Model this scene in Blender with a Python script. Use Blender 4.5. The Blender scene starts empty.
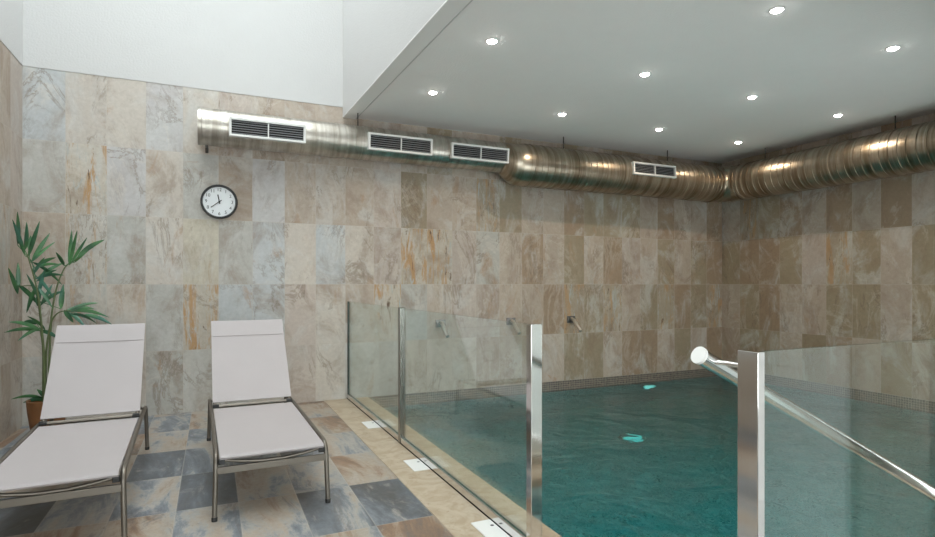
import bpy, bmesh, math, random
from mathutils import Vector, Matrix
R = math.radians
PI = math.pi
SC = bpy.context.scene
COL = SC.collection
rnd = random.Random(7)

# ---------------------------------------------------------------- dimensions
XL, XR, YB = -1.433, 6.61, 5.77          # left wall, right wall, back wall
TW, TH = 0.298, 0.605                    # wall tile
ROWZ = [0.0, 0.575, 1.18, 1.785, 2.39, 2.995]
ZC = 2.90                                # pool ceiling
ZS = 5.60                                # skylight
XE = 1.25                                # edge of the lowered ceiling
YF = 0.90                                # front of shaft / pool hall
XD = 2.29                                # wall with the door, right of the camera
XP0, YP0 = 1.485, 1.27                    # pool edges
ZW = -0.115                              # water level
ZP = -1.25                               # pool floor

# ---------------------------------------------------------------- materials
def new_mat(name):
    m = bpy.data.materials.new(name)
    m.use_nodes = True
    nt = m.node_tree
    for n in list(nt.nodes):
        nt.nodes.remove(n)
    out = nt.nodes.new('ShaderNodeOutputMaterial')
    return m, nt, out

def N(nt, kind, **kw):
    n = nt.nodes.new(kind)
    for k, v in kw.items():
        if k == 'ins':
            for kk, vv in v.items():
                n.inputs[kk].default_value = vv
        else:
            setattr(n, k, v)
    return n

def pbsdf(nt, out, **ins):
    p = N(nt, 'ShaderNodeBsdfPrincipled')
    for k, v in ins.items():
        p.inputs[k].default_value = v
    nt.links.new(p.outputs[0], out.inputs['Surface'])
    return p

def simple(name, col, rough=0.5, metal=0.0, bump=0.0, bscale=200.0, var=0.0, vscale=8.0, spec=0.5):
    m, nt, out = new_mat(name)
    p = pbsdf(nt, out, **{'Base Color': (*col, 1), 'Roughness': rough, 'Metallic': metal, 'Specular IOR Level': spec})
    tc = N(nt, 'ShaderNodeTexCoord')
    if var:
        nz = N(nt, 'ShaderNodeTexNoise', ins={'Scale': vscale, 'Detail': 5.0, 'Roughness': .6})
        nt.links.new(tc.outputs['Object'], nz.inputs['Vector'])
        mx = N(nt, 'ShaderNodeMix', data_type='RGBA')
        mx.inputs[6].default_value = (*[c * (1 - var) for c in col], 1)
        mx.inputs[7].default_value = (*[min(1, c * (1 + var)) for c in col], 1)
        nt.links.new(nz.outputs['Fac'], mx.inputs[0])
        nt.links.new(mx.outputs[2], p.inputs['Base Color'])
    if bump:
        nb = N(nt, 'ShaderNodeTexNoise', ins={'Scale': bscale, 'Detail': 3.0})
        nt.links.new(tc.outputs['Object'], nb.inputs['Vector'])
        b = N(nt, 'ShaderNodeBump', ins={'Strength': bump, 'Distance': 0.01})
        nt.links.new(nb.outputs['Fac'], b.inputs['Height'])
        nt.links.new(b.outputs[0], p.inputs['Normal'])
    return m

def math_node(nt, op, a=None, b=None, clamp=False):
    n = N(nt, 'ShaderNodeMath', operation=op, use_clamp=clamp)
    for i, v in enumerate((a, b)):
        if v is None:
            continue
        if isinstance(v, (int, float)):
            n.inputs[i].default_value = v
        else:
            nt.links.new(v, n.inputs[i])
    return n.outputs[0]

def mixc(nt, fac, a, b, mode='MIX'):
    n = N(nt, 'ShaderNodeMix', data_type='RGBA', blend_type=mode)
    for i, v in ((0, fac), (6, a), (7, b)):
        if isinstance(v, (int, float)):
            n.inputs[i].default_value = v
        elif isinstance(v, tuple):
            n.inputs[i].default_value = (*v, 1) if len(v) == 3 else v
        else:
            nt.links.new(v, n.inputs[i])
    return n.outputs[2]

def smooth(nt, v, lo, hi, inv=False):
    n = N(nt, 'ShaderNodeMapRange', interpolation_type='SMOOTHSTEP')
    nt.links.new(v, n.inputs[0])
    n.inputs[1].default_value, n.inputs[2].default_value = lo, hi
    n.inputs[3].default_value, n.inputs[4].default_value = (1, 0) if inv else (0, 1)
    return n.outputs[0]

def grout_mask(nt, w, h, g):
    e = N(nt, 'ShaderNodeUVMap', uv_map='edge')
    s = N(nt, 'ShaderNodeSeparateXYZ')
    nt.links.new(e.outputs[0], s.inputs[0])
    du = math_node(nt, 'MULTIPLY', math_node(nt, 'SUBTRACT', 0.5, math_node(nt, 'ABSOLUTE', math_node(nt, 'SUBTRACT', s.outputs[0], 0.5))), w)
    dv = math_node(nt, 'MULTIPLY', math_node(nt, 'SUBTRACT', 0.5, math_node(nt, 'ABSOLUTE', math_node(nt, 'SUBTRACT', s.outputs[1], 0.5))), h)
    d = math_node(nt, 'MINIMUM', du, dv)
    return smooth(nt, d, g * .5, g, inv=True)

def tile_coords(nt):
    u = N(nt, 'ShaderNodeUVMap', uv_map='local')
    r = N(nt, 'ShaderNodeAttribute', attribute_name='trnd')
    sc = N(nt, 'ShaderNodeVectorMath', operation='SCALE')
    nt.links.new(r.outputs['Vector'], sc.inputs[0]); sc.inputs['Scale'].default_value = 60
    ad = N(nt, 'ShaderNodeVectorMath', operation='ADD')
    nt.links.new(u.outputs[0], ad.inputs[0]); nt.links.new(sc.outputs[0], ad.inputs[1])
    return ad.outputs[0], r

def noise(nt, vec, scale, detail=5, rough=.6, dist=0., stretch=None, rot=0.):
    if stretch or rot:
        mp = N(nt, 'ShaderNodeMapping')
        if stretch: mp.inputs['Scale'].default_value = stretch
        mp.inputs['Rotation'].default_value = (0, 0, rot)
        nt.links.new(vec, mp.inputs[0]); vec = mp.outputs[0]
    n = N(nt, 'ShaderNodeTexNoise', ins={'Scale': scale, 'Detail': detail, 'Roughness': rough, 'Distortion': dist})
    nt.links.new(vec, n.inputs['Vector'])
    return n.outputs['Fac']

def wall_tile_mat():
    m, nt, out = new_mat('slate_look_wall_tile')
    vec, r = tile_coords(nt)
    base = N(nt, 'ShaderNodeAttribute', attribute_name='tcol')
    streak = base.outputs['Alpha']
    dim = mixc(nt, .7, base.outputs['Color'], (.25, .175, .12))
    big = noise(nt, vec, 2.6, 9, .68, .9, (1, .62, 1), .65)
    c = mixc(nt, math_node(nt, 'MULTIPLY', smooth(nt, big, .46, .68), .85), base.outputs['Color'], dim)     # tan clouds
    big2 = noise(nt, vec, 3.0, 9, .66, 1.0, (1, .62, 1), -.6)
    cool = mixc(nt, .6, c, (.55, .545, .53))
    c = mixc(nt, math_node(nt, 'MULTIPLY', smooth(nt, big2, .48, .66), .9), c, cool)                         # cool clouds
    sel = smooth(nt, noise(nt, vec, 1.7, 2, .5), .38, .60)
    v1 = noise(nt, vec, 1.9, 10, .70, 1.1, (1, .5, 1), .75)
    vein = smooth(nt, math_node(nt, 'ABSOLUTE', math_node(nt, 'SUBTRACT', v1, .5)), .0, .035, inv=True)
    c = mixc(nt, math_node(nt, 'MULTIPLY', math_node(nt, 'MULTIPLY', vein, sel), .5), c, mixc(nt, .6, c, (.62, .57, .50)))
    v2 = noise(nt, vec, 2.1, 10, .70, 1.0, (1, .45, 1), .6)
    vein2 = smooth(nt, math_node(nt, 'ABSOLUTE', math_node(nt, 'SUBTRACT', v2, .44)), .0, .026, inv=True)
    c = mixc(nt, math_node(nt, 'MULTIPLY', math_node(nt, 'MULTIPLY', vein2, sel), .55), c, (.20, .15, .11))   # dark veins
    rust = smooth(nt, noise(nt, vec, 2.9, 9, .70, 1.0, (1, .5, 1), .9), .57, .70)
    c = mixc(nt, math_node(nt, 'MULTIPLY', rust, .6), c, (.37, .235, .14))                                   # rust stains
    # upright rust streaks on some tiles
    st = noise(nt, vec, 6.0, 6, .7, .6, (2.2, .32, 1))
    st2 = noise(nt, vec, 9.0, 6, .7, 1.0, (2.0, .35, 1))
    c = mixc(nt, math_node(nt, 'MULTIPLY', smooth(nt, st, .50, .62), streak), c, (.43, .26, .13))
    c = mixc(nt, math_node(nt, 'MULTIPLY', smooth(nt, st2, .56, .66), streak), c, (.40, .42, .41))
    c = mixc(nt, math_node(nt, 'MULTIPLY', smooth(nt, st2, .34, .40, inv=True), streak), c, (.14, .09, .06))
    fine = noise(nt, vec, 28, 6, .7, .5)
    c = mixc(nt, .55, c, mixc(nt, fine, (.60, .59, .57), (1.38, 1.39, 1.41)), 'MULTIPLY')
    g = grout_mask(nt, TW, TH, .0026)
    c = mixc(nt, math_node(nt, 'MULTIPLY', g, .6), c, (.50, .45, .39))
    p = pbsdf(nt, out, Roughness=.52)
    p.inputs['Specular IOR Level'].default_value = .35
    nt.links.new(c, p.inputs['Base Color'])
    h = math_node(nt, 'SUBTRACT', math_node(nt, 'MULTIPLY', big, .8), g)
    h = math_node(nt, 'ADD', h, math_node(nt, 'MULTIPLY', fine, .25))
    b = N(nt, 'ShaderNodeBump', ins={'Strength': .35, 'Distance': .004})
    nt.links.new(h, b.inputs['Height']); nt.links.new(b.outputs[0], p.inputs['Normal'])
    return m

def floor_tile_mat():
    m, nt, out = new_mat('multicolour_slate_floor_tile')
    vec, r = tile_coords(nt)
    base = N(nt, 'ShaderNodeAttribute', attribute_name='tcol')
    a = noise(nt, vec, 2.7, 10, .70, .6, (1.0, .34, 1), 1.05)
    s = math_node(nt, 'ADD', a, math_node(nt, 'SUBTRACT', base.outputs['Alpha'], .5))
    cr = N(nt, 'ShaderNodeValToRGB')
    e = cr.color_ramp.elements
    stops = [(.24, (.085, .083, .082)), (.36, (.12, .132, .15)), (.45, (.20, .22, .245)), (.495, (.33, .325, .315)), (.53, (.37, .325, .28)), (.60, (.365, .30, .24)), (.67, (.255, .165, .11)), (.74, (.17, .125, .10)), (.84, (.34, .31, .27))]
    e[0].position, e[0].color = stops[0][0], (*stops[0][1], 1)
    e[1].position, e[1].color = stops[-1][0], (*stops[-1][1], 1)
    for ps, cc in stops[1:-1]:
        el = e.new(ps); el.color = (*cc, 1)
    nt.links.new(s, cr.inputs[0])
    c = cr.outputs[0]
    mid = noise(nt, vec, 5, 9, .72, .8, (1, .4, 1), 1.05)
    c = mixc(nt, math_node(nt, 'MULTIPLY', smooth(nt, mid, .53, .68), .6), c, (.43, .40, .365))
    c = mixc(nt, math_node(nt, 'MULTIPLY', smooth(nt, mid, .36, .44, inv=True), .6), c, (.15, .14, .14))
    fine = noise(nt, vec, 34, 6, .72, .4)
    c = mixc(nt, .6, c, mixc(nt, fine, (.5, .5, .5), (1.45, 1.45, 1.45)), 'MULTIPLY')
    g = grout_mask(nt, .3, .6, .004)
    c = mixc(nt, math_node(nt, 'MULTIPLY', g, .45), c, (.38, .36, .33))
    p = pbsdf(nt, out, Roughness=.42)
    p.inputs['Specular IOR Level'].default_value = .4
    nt.links.new(c, p.inputs['Base Color'])
    h = math_node(nt, 'SUBTRACT', mid, g)
    b = N(nt, 'ShaderNodeBump', ins={'Strength': .3, 'Distance': .004})
    nt.links.new(h, b.inputs['Height']); nt.links.new(b.outputs[0], p.inputs['Normal'])
    return m

def travertine_mat():
    m, nt, out = new_mat('beige_travertine')
    tc = N(nt, 'ShaderNodeTexCoord'); vec = tc.outputs['Object']
    a = noise(nt, vec, 5, 7, .62, 1.5)
    b_ = noise(nt, vec, 22, 6, .7, .8)
    c = mixc(nt, smooth(nt, a, .35, .66), (.40, .31, .215), (.51, .43, .33))
    c = mixc(nt, math_node(nt, 'MULTIPLY', smooth(nt, b_, .54, .70), .7), c, (.33, .235, .15))
    sp = N(nt, 'ShaderNodeSeparateXYZ'); nt.links.new(vec, sp.inputs[0])
    fr = math_node(nt, 'FRACT', math_node(nt, 'DIVIDE', math_node(nt, 'ADD', sp.outputs[1], 10.12), .60))
    j = math_node(nt, 'LESS_THAN', fr, .006)
    c = mixc(nt, math_node(nt, 'MULTIPLY', j, .5), c, (.36, .29, .21))
    p = pbsdf(nt, out, Roughness=.45)
    nt.links.new(c, p.inputs['Base Color'])
    bm_ = N(nt, 'ShaderNodeBump', ins={'Strength': .15, 'Distance': .003})
    nt.links.new(b_, bm_.inputs['Height']); nt.links.new(bm_.outputs[0], p.inputs['Normal'])
    return m

def mosaic_mat(name, cols, grout, size=.025):
    m, nt, out = new_mat(name)
    u = N(nt, 'ShaderNodeUVMap', uv_map='local')
    sc = N(nt, 'ShaderNodeVectorMath', operation='SCALE'); sc.inputs['Scale'].default_value = 1 / size
    nt.links.new(u.outputs[0], sc.inputs[0])
    fl = N(nt, 'ShaderNodeVectorMath', operation='FLOOR'); nt.links.new(sc.outputs[0], fl.inputs[0])
    wn = N(nt, 'ShaderNodeTexWhiteNoise', noise_dimensions='3D'); nt.links.new(fl.outputs[0], wn.inputs['Vector'])
    cr = N(nt, 'ShaderNodeValToRGB'); e = cr.color_ramp.elements
    e[0].position, e[0].color = 0, (*cols[0], 1)
    e[1].position, e[1].color = 1, (*cols[-1], 1)
    for i, cc in enumerate(cols[1:-1]):
        el = e.new((i + 1) / (len(cols) - 1)); el.color = (*cc, 1)
    nt.links.new(wn.outputs['Value'], cr.inputs[0])
    frn = N(nt, 'ShaderNodeVectorMath', operation='FRACTION'); nt.links.new(sc.outputs[0], frn.inputs[0])
    s = N(nt, 'ShaderNodeSeparateXYZ'); nt.links.new(frn.outputs[0], s.inputs[0])
    du = math_node(nt, 'SUBTRACT', .5, math_node(nt, 'ABSOLUTE', math_node(nt, 'SUBTRACT', s.outputs[0], .5)))
    dv = math_node(nt, 'SUBTRACT', .5, math_node(nt, 'ABSOLUTE', math_node(nt, 'SUBTRACT', s.outputs[1], .5)))
    g = math_node(nt, 'LESS_THAN', math_node(nt, 'MINIMUM', du, dv), .085)
    c = mixc(nt, g, cr.outputs[0], grout)
    p = pbsdf(nt, out, Roughness=.3)
    nt.links.new(c, p.inputs['Base Color'])
    return m

def steel_mat(name, col=(.66, .65, .63), rough=.12, var=.04, brushed=None):
    m, nt, out = new_mat(name)
    p = pbsdf(nt, out, Metallic=1.0, Roughness=rough)
    p.inputs['Base Color'].default_value = (*col, 1)
    tc = N(nt, 'ShaderNodeTexCoord')
    n = noise(nt, tc.outputs['Object'], 14, 4, .6, 0, brushed)
    r = N(nt, 'ShaderNodeMapRange', ins={3: max(.02, rough - var), 4: rough + var}); nt.links.new(n, r.inputs[0])
    nt.links.new(r.outputs[0], p.inputs['Roughness'])
    return m

def duct_mat(name, along, hi=(.52, .455, .37), lo=(.28, .22, .155)):
    m, nt, out = new_mat(name)
    p = pbsdf(nt, out, Metallic=1.0, Roughness=.3)
    tc = N(nt, 'ShaderNodeTexCoord')
    st = (7, .35, .35) if along == 'x' else (.35, 7, .35)
    n = noise(nt, tc.outputs['Object'], 1.6, 8, .7, .2, st)
    n2 = noise(nt, tc.outputs['Object'], 22, 5, .7)
    n3 = noise(nt, tc.outputs['Object'], 3, 5, .6, .5)
    c = mixc(nt, smooth(nt, n, .40, .62), hi, lo)
    c = mixc(nt, math_node(nt, 'MULTIPLY', smooth(nt, n3, .5, .7), .5), c, lo)
    c = mixc(nt, math_node(nt, 'MULTIPLY', smooth(nt, n2, .56, .7), .35), c, (.30, .24, .18))
    nt.links.new(c, p.inputs['Base Color'])
    r = N(nt, 'ShaderNodeMapRange', ins={3: .26, 4: .44}); nt.links.new(n, r.inputs[0])
    nt.links.new(r.outputs[0], p.inputs['Roughness'])
    b = N(nt, 'ShaderNodeBump', ins={'Strength': .25, 'Distance': .006})
    nt.links.new(n, b.inputs['Height']); nt.links.new(b.outputs[0], p.inputs['Normal'])
    return m

def glass_mat(name, tint):
    m, nt, out = new_mat(name)
    t = N(nt, 'ShaderNodeBsdfTransparent'); t.inputs[0].default_value = (*tint, 1)
    g = N(nt, 'ShaderNodeBsdfGlossy', ins={'Roughness': .0}); g.inputs[0].default_value = (.93, .98, .97, 1)
    f = N(nt, 'ShaderNodeFresnel', ins={'IOR': 1.5})
    geo = N(nt, 'ShaderNodeNewGeometry')
    # both faces of the pane reflect as if met from the air side
    mx = N(nt, 'ShaderNodeMixShader')
    ior = N(nt, 'ShaderNodeMix', data_type='FLOAT')
    ior.inputs[2].default_value, ior.inputs[3].default_value = 1.6, 1.0 / 1.6
    nt.links.new(geo.outputs['Backfacing'], ior.inputs[0])
    nt.links.new(ior.outputs[0], f.inputs['IOR'])
    nt.links.new(f.outputs[0], mx.inputs[0]); nt.links.new(t.outputs[0], mx.inputs[1]); nt.links.new(g.outputs[0], mx.inputs[2])
    nt.links.new(mx.outputs[0], out.inputs['Surface'])
    return m

def water_mat():
    m, nt, out = new_mat('pool_water')
    p = pbsdf(nt, out, Roughness=.0, IOR=1.333)
    p.inputs['Base Color'].default_value = (1, 1, 1, 1)
    p.inputs['Transmission Weight'].default_value = 1
    tc = N(nt, 'ShaderNodeTexCoord')
    a = noise(nt, tc.outputs['Object'], 1.6, 3, .5, .6)
    b_ = noise(nt, tc.outputs['Object'], 4.6, 3, .5, .8)
    h = math_node(nt, 'ADD', a, math_node(nt, 'MULTIPLY', b_, .28))
    b = N(nt, 'ShaderNodeBump', ins={'Strength': .8, 'Distance': .05})
    nt.links.new(h, b.inputs['Height']); nt.links.new(b.outputs[0], p.inputs['Normal'])
    v = N(nt, 'ShaderNodeVolumeAbsorption', ins={'Density': 1.0}); v.inputs[0].default_value = (.0, .715, .735, 1)
    nt.links.new(v.outputs[0], out.inputs['Volume'])
    return m

def emit_mat(name, col, s):
    m, nt, out = new_mat(name)
    e = N(nt, 'ShaderNodeEmission', ins={'Strength': s}); e.inputs[0].default_value = (*col, 1)
    nt.links.new(e.outputs[0], out.inputs['Surface'])
    return m

def fabric_mat():
    m, nt, out = new_mat('lilac_grey_mesh_sling')
    p = pbsdf(nt, out, Roughness=.75)
    tc = N(nt, 'ShaderNodeTexCoord')
    w = N(nt, 'ShaderNodeTexChecker', ins={'Scale': 420.0}); nt.links.new(tc.outputs['Object'], w.inputs['Vector'])
    n = noise(nt, tc.outputs['Object'], 5, 4, .5)
    c = mixc(nt, w.outputs['Fac'], (.385, .351, .358), (.445, .408, .415))
    c = mixc(nt, .3, c, mixc(nt, n, (.85, .85, .85), (1.12, 1.12, 1.12)), 'MULTIPLY')
    nt.links.new(c, p.inputs['Base Color'])
    return m

def leaf_mat():
    m, nt, out = new_mat('palm_leaf')
    p = pbsdf(nt, out, Roughness=.4)
    tc = N(nt, 'ShaderNodeTexCoord')
    n = noise(nt, tc.outputs['Object'], 9, 3, .5)
    n2 = noise(nt, tc.outputs['Object'], 3, 2, .5)
    c = mixc(nt, smooth(nt, n, .35, .65), (.022, .085, .035), (.065, .19, .065))
    c = mixc(nt, smooth(nt, n2, .5, .68), c, (.065, .19, .145))
    nt.links.new(c, p.inputs['Base Color'])
    return m

M = {}
M['wall'] = wall_tile_mat()
M['floor'] = floor_tile_mat()
M['trav'] = travertine_mat()
M['mosaic'] = mosaic_mat('teal_pool_mosaic', [(.16, .28, .30), (.30, .50, .52), (.48, .68, .69), (.22, .38, .40), (.56, .74, .74)], (.70, .74, .73), .03)
M['band'] = mosaic_mat('grey_brown_mosaic_band', [(.055, .05, .045), (.12, .10, .085), (.09, .085, .08), (.17, .14, .11)], (.36, .32, .27))
M['white'] = simple('white_plaster', (.57, .562, .558), .85, bump=.25, bscale=60, var=.02)
M['ceil'] = simple('white_textured_ceiling', (.90, .885, .875), .85, bump=.35, bscale=70, var=.02)
M['ceilstrip'] = simple('ceiling_edge_board', (.83, .82, .81), .8, bump=.1, bscale=60)
M['steel'] = steel_mat('polished_stainless_steel', (.70, .68, .66), .09, .04)
M['dark_steel'] = steel_mat('dark_brushed_steel', (.24, .225, .205), .22, .05)
M['plate'] = steel_mat('dark_steel_plate', (.16, .15, .14), .35, .05)
M['spout'] = steel_mat('satin_steel', (.78, .76, .73), .32, .05)
M['chrome'] = steel_mat('chrome', (.74, .73, .72), .14, .05)
M['duct'] = duct_mat('galvanised_duct_steel', 'x')
M['duct_slim'] = duct_mat('skylit_galvanised_steel', 'x', (.60, .57, .52), (.40, .36, .31))  # same steel painted paler on the slim pipe to carry skylight brightness
M['duct_y'] = duct_mat('galvanised_duct_steel', 'y')
M['grey_dark'] = simple('duct_shade_backing', (.02, .02, .02), .8)  # near-black backing paints the shade behind the grille slats
M['white_metal'] = simple('white_painted_metal', (.78, .77, .75), .4)
M['louver'] = simple('grey_louver_metal', (.30, .30, .31), .8, spec=.2)
M['glass'] = glass_mat('clear_balustrade_glass', (.945, .975, .965))
M['glass_edge'] = simple('green_glass_edge', (.05, .12, .10), .15)
M['water'] = water_mat()
M['lens'] = emit_mat('downlight_lens', (1.0, .96, .90), 22)
M['poollens'] = emit_mat('underwater_lamp_lens', (.30, 1.0, .90), .42)
M['fabric'] = fabric_mat()
M['frame'] = steel_mat('taupe_powder_coated_frame', (.215, .192, .165), .46, .05)
M['black'] = simple('black_plastic', (.018, .018, .018), .45)
M['clockface'] = simple('clock_face_white', (.78, .80, .82), .4)
M['leaf'] = leaf_mat()
M['cane'] = simple('green_brown_cane', (.10, .13, .05), .6, var=.4, vscale=20)
M['pot'] = simple('orange_brown_pot', (.22, .095, .035), .5, bump=.3, bscale=80, var=.3, vscale=12)
M['soil'] = simple('potting_soil', (.05, .035, .025), .95, bump=.6, bscale=60)
M['cover'] = simple('white_plastic_cover', (.80, .80, .79), .35)
M['door'] = simple('white_door_paint', (.80, .80, .80), .4)
M['rod'] = simple('dark_threaded_rod', (.06, .055, .05), .5, metal=.6)

# ---------------------------------------------------------------- mesh helpers
def obj(name, bm, mat, parent=None, smooth_ang=None, kind=None, mats=None):
    me = bpy.data.meshes.new(name)
    bm.normal_update()
    bm.to_mesh(me); bm.free()
    for mm in (mats or [mat]):
        me.materials.append(mm)
    if smooth_ang is not None:
        for p in me.polygons: p.use_smooth = True
        me.set_sharp_from_angle(angle=R(smooth_ang))
    o = bpy.data.objects.new(name, me)
    COL.objects.link(o)
    if parent is not None: o.parent = parent
    if kind: o['kind'] = kind
    return o

def thing(name, label, cat, loc=(0, 0, 0), rz=0, group=None):
    o = bpy.data.objects.new(name, None)
    o.empty_display_size = .1
    COL.objects.link(o); o.location = loc; o.rotation_euler = (0, 0, rz)
    o['label'] = label; o['category'] = cat
    if group: o['group'] = group
    return o

def tag(o, label, cat, group=None):
    o['label'] = label; o['category'] = cat
    if group: o['group'] = group
    return o

def box(bm, lo, hi, bev=0.0, mi=0, mat=None):
    r = bmesh.ops.create_cube(bm, size=1.0)
    vs = r['verts']
    c = [(a + b) / 2 for a, b in zip(lo, hi)]; s = [abs(b - a) for a, b in zip(lo, hi)]
    for v in vs:
        v.co = Vector((v.co.x * s[0] + c[0], v.co.y * s[1] + c[1], v.co.z * s[2] + c[2]))
        if mat is not None: v.co = mat @ v.co
    fs = set(f for v in vs for f in v.link_faces)
    for f in fs: f.material_index = mi
    if bev:
        es = list(set(e for v in vs for e in v.link_edges))
        bmesh.ops.bevel(bm, geom=es, offset=bev, segments=2, affect='EDGES', profile=.5)

def fillet(pts, rad, n=6):
    pts = [Vector(p) for p in pts]
    out = [pts[0]]
    for i in range(1, len(pts) - 1):
        a, b, c = pts[i - 1], pts[i], pts[i + 1]
        r = rad[i - 1] if isinstance(rad, (list, tuple)) else rad
        d1, d2 = (a - b), (c - b)
        r = min(r, d1.length * .49, d2.length * .49)
        p0, p1 = b + d1.normalized() * r, b + d2.normalized() * r
        for k in range(n + 1):
            t = k / n
            out.append(p0 * (1 - t) ** 2 + b * 2 * t * (1 - t) + p1 * t * t)
    out.append(pts[-1])
    return out

def tube(bm, pts, r, seg=10, caps=True, squash=None):
    pts = [Vector(p) for p in pts]
    n = len(pts)
    rs = r if isinstance(r, (list, tuple)) else [r] * n
    tan = []
    for i in range(n):
        a = pts[max(i - 1, 0)]; b = pts[min(i + 1, n - 1)]
        tan.append((b - a).normalized())
    up = Vector((0, 0, 1))
    if abs(tan[0].dot(up)) > .9: up = Vector((0, 1, 0))
    nrm = (up - tan[0] * up.dot(tan[0])).normalized()
    rings = []
    for i in range(n):
        if i:
            nrm = (nrm - tan[i] * nrm.dot(tan[i])).normalized()
        bi = tan[i].cross(nrm)
        ring = []
        for k in range(seg):
            a = 2 * PI * k / seg
            ring.append(bm.verts.new(pts[i] + (nrm * math.cos(a) + bi * math.sin(a)) * rs[i]))
        rings.append(ring)
    for i in range(n - 1):
        for k in range(seg):
            bm.faces.new((rings[i][k], rings[i][(k + 1) % seg], rings[i + 1][(k + 1) % seg], rings[i + 1][k]))
    if caps:
        bm.faces.new(list(reversed(rings[0]))); bm.faces.new(rings[-1])
    bmesh.ops.recalc_face_normals(bm, faces=bm.faces[:])

def lathe(bm, prof, center=(0, 0, 0), axis='z', seg=32, close=False):
    """prof: (radius, height) pairs"""
    rings = []
    cx, cy, cz = center
    for (r, h) in prof:
        ring = []
        if r <= 1e-6:
            q = (0, 0, h)
            ring = [q]
        else:
            ring = [(r * math.cos(2 * PI * k / seg), r * math.sin(2 * PI * k / seg), h) for k in range(seg)]
        vs = []
        for (x, y, z) in ring:
            if axis == 'z': p = (cx + x, cy + y, cz + z)
            elif axis == 'y': p = (cx + x, cy - z, cz + y)      # height points to -y
            else: p = (cx + z, cy + x, cz + y)
            vs.append(bm.verts.new(p))
        rings.append(vs)
    pairs = list(zip(rings[:-1], rings[1:]))
    if close: pairs.append((rings[-1], rings[0]))
    for A, B in pairs:
        for k in range(seg):
            if len(A) == 1 and len(B) == 1: continue
            if len(A) == 1: bm.faces.new((A[0], B[(k + 1) % seg], B[k]))
            elif len(B) == 1: bm.faces.new((A[k], A[(k + 1) % seg], B[0]))
            else: bm.faces.new((A[k], A[(k + 1) % seg], B[(k + 1) % seg], B[k]))
    bmesh.ops.recalc_face_normals(bm, faces=bm.faces[:])

def quad(bm, a, b, c, d):
    f = bm.faces.new([bm.verts.new(p) for p in (a, b, c, d)])
    return f

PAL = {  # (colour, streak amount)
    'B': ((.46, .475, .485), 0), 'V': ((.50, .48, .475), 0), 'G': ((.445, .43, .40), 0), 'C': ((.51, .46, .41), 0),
    'T': ((.43, .36, .30), 0), 'P': ((.455, .39, .345), 0), 'O': ((.32, .262, .185), 0), 'R': ((.325, .24, .17), 0),  # darkest browns lowered to paint in the dim pool side
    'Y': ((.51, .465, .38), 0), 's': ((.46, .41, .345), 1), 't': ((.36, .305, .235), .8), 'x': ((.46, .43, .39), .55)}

def tile_plane(name, o, u, v, us, vs, codes, mat, palette, seed, kind='structure', thick=.1):
    """o origin, u/v unit directions, us/vs edges; codes[row][col] from the lowest row"""
    o, u, v = Vector(o), Vector(u), Vector(v)
    nrm = u.cross(v)
    rg = random.Random(seed)
    bm = bmesh.new()
    l1 = bm.loops.layers.uv.new('local'); l2 = bm.loops.layers.uv.new('edge')
    lc = bm.loops.layers.float_color.new('tcol'); lr = bm.loops.layers.float_color.new('trnd')
    for j in range(len(vs) - 1):
        for i in range(len(us) - 1):
            row = codes[j % len(codes)] if codes else None
            code = row[i % len(row)] if row else rg.choice(list(palette))
            if code == '.': code = rg.choice(list(palette))
            col, st = palette[code]
            jit = 1 + rg.uniform(-.055, .055)
            rv = (rg.random(), rg.random(), rg.random(), 1)
            qs = [(us[i], vs[j]), (us[i + 1], vs[j]), (us[i + 1], vs[j + 1]), (us[i], vs[j + 1])]
            f = quad(bm, *[o + u * a + v * b for a, b in qs])
            for lp, (a, b), e in zip(f.loops, qs, ((0, 0), (1, 0), (1, 1), (0, 1))):
                lp[l1].uv = (a - us[i], b - vs[j]); lp[l2].uv = e
                lp[lc] = (col[0] * jit, col[1] * jit, col[2] * jit, st); lp[lr] = rv
    back = [o + u * a + v * b - nrm * thick for a, b in ((us[0], vs[0]), (us[-1], vs[0]), (us[-1], vs[-1]), (us[0], vs[-1]))]
    front = [o + u * a + v * b for a, b in ((us[0], vs[0]), (us[-1], vs[0]), (us[-1], vs[-1]), (us[0], vs[-1]))]
    extra = [quad(bm, *reversed(back))]
    for k in range(4):
        extra.append(quad(bm, front[(k + 1) % 4], front[k], back[k], back[(k + 1) % 4]))
    for f in extra: f.material_index = 1
    ob = obj(name, bm, None, mats=[mat, M['white']])
    if kind: ob['kind'] = kind
    return ob

def uvbox(bm, layer):
    for f in bm.faces:
        n = f.normal
        for lp in f.loops:
            c = lp.vert.co
            if abs(n.z) > .7: lp[layer].uv = (c.x, c.y)
            elif abs(n.x) > .7: lp[layer].uv = (c.y + .31, c.z)
            else: lp[layer].uv = (c.x + .17, c.z)

# ---------------------------------------------------------------- room shell
back_codes = [  # right-hand columns browner, partly own tone, partly dimmer light painted in
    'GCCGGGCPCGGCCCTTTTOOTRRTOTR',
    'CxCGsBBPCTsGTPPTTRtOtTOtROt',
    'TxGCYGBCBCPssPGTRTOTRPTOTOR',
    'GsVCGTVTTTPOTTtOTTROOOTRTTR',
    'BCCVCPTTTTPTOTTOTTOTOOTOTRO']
nb = 27
us = [i * (XR - XL) / nb for i in range(nb + 1)]
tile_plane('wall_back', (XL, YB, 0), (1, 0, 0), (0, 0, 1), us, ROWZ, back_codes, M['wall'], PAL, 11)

yl = list(range(20))
usl = [TW * i for i in range(len(yl))]
left_codes = ['GCTGCPGCTTGCB', 'CTGPCGCTCxGCT', 'TCPGCCGTxCGPC', 'CTsCGVCPTCCGC', 'CCTGCVCPTxCGT']
# runs away from the viewer towards the back wall
tile_plane('wall_left', (XL, YB - usl[-1], 0), (0, 1, 0), (0, 0, 1), usl, ROWZ, [c[::-1] for c in left_codes], M['wall'], PAL, 12)

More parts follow.
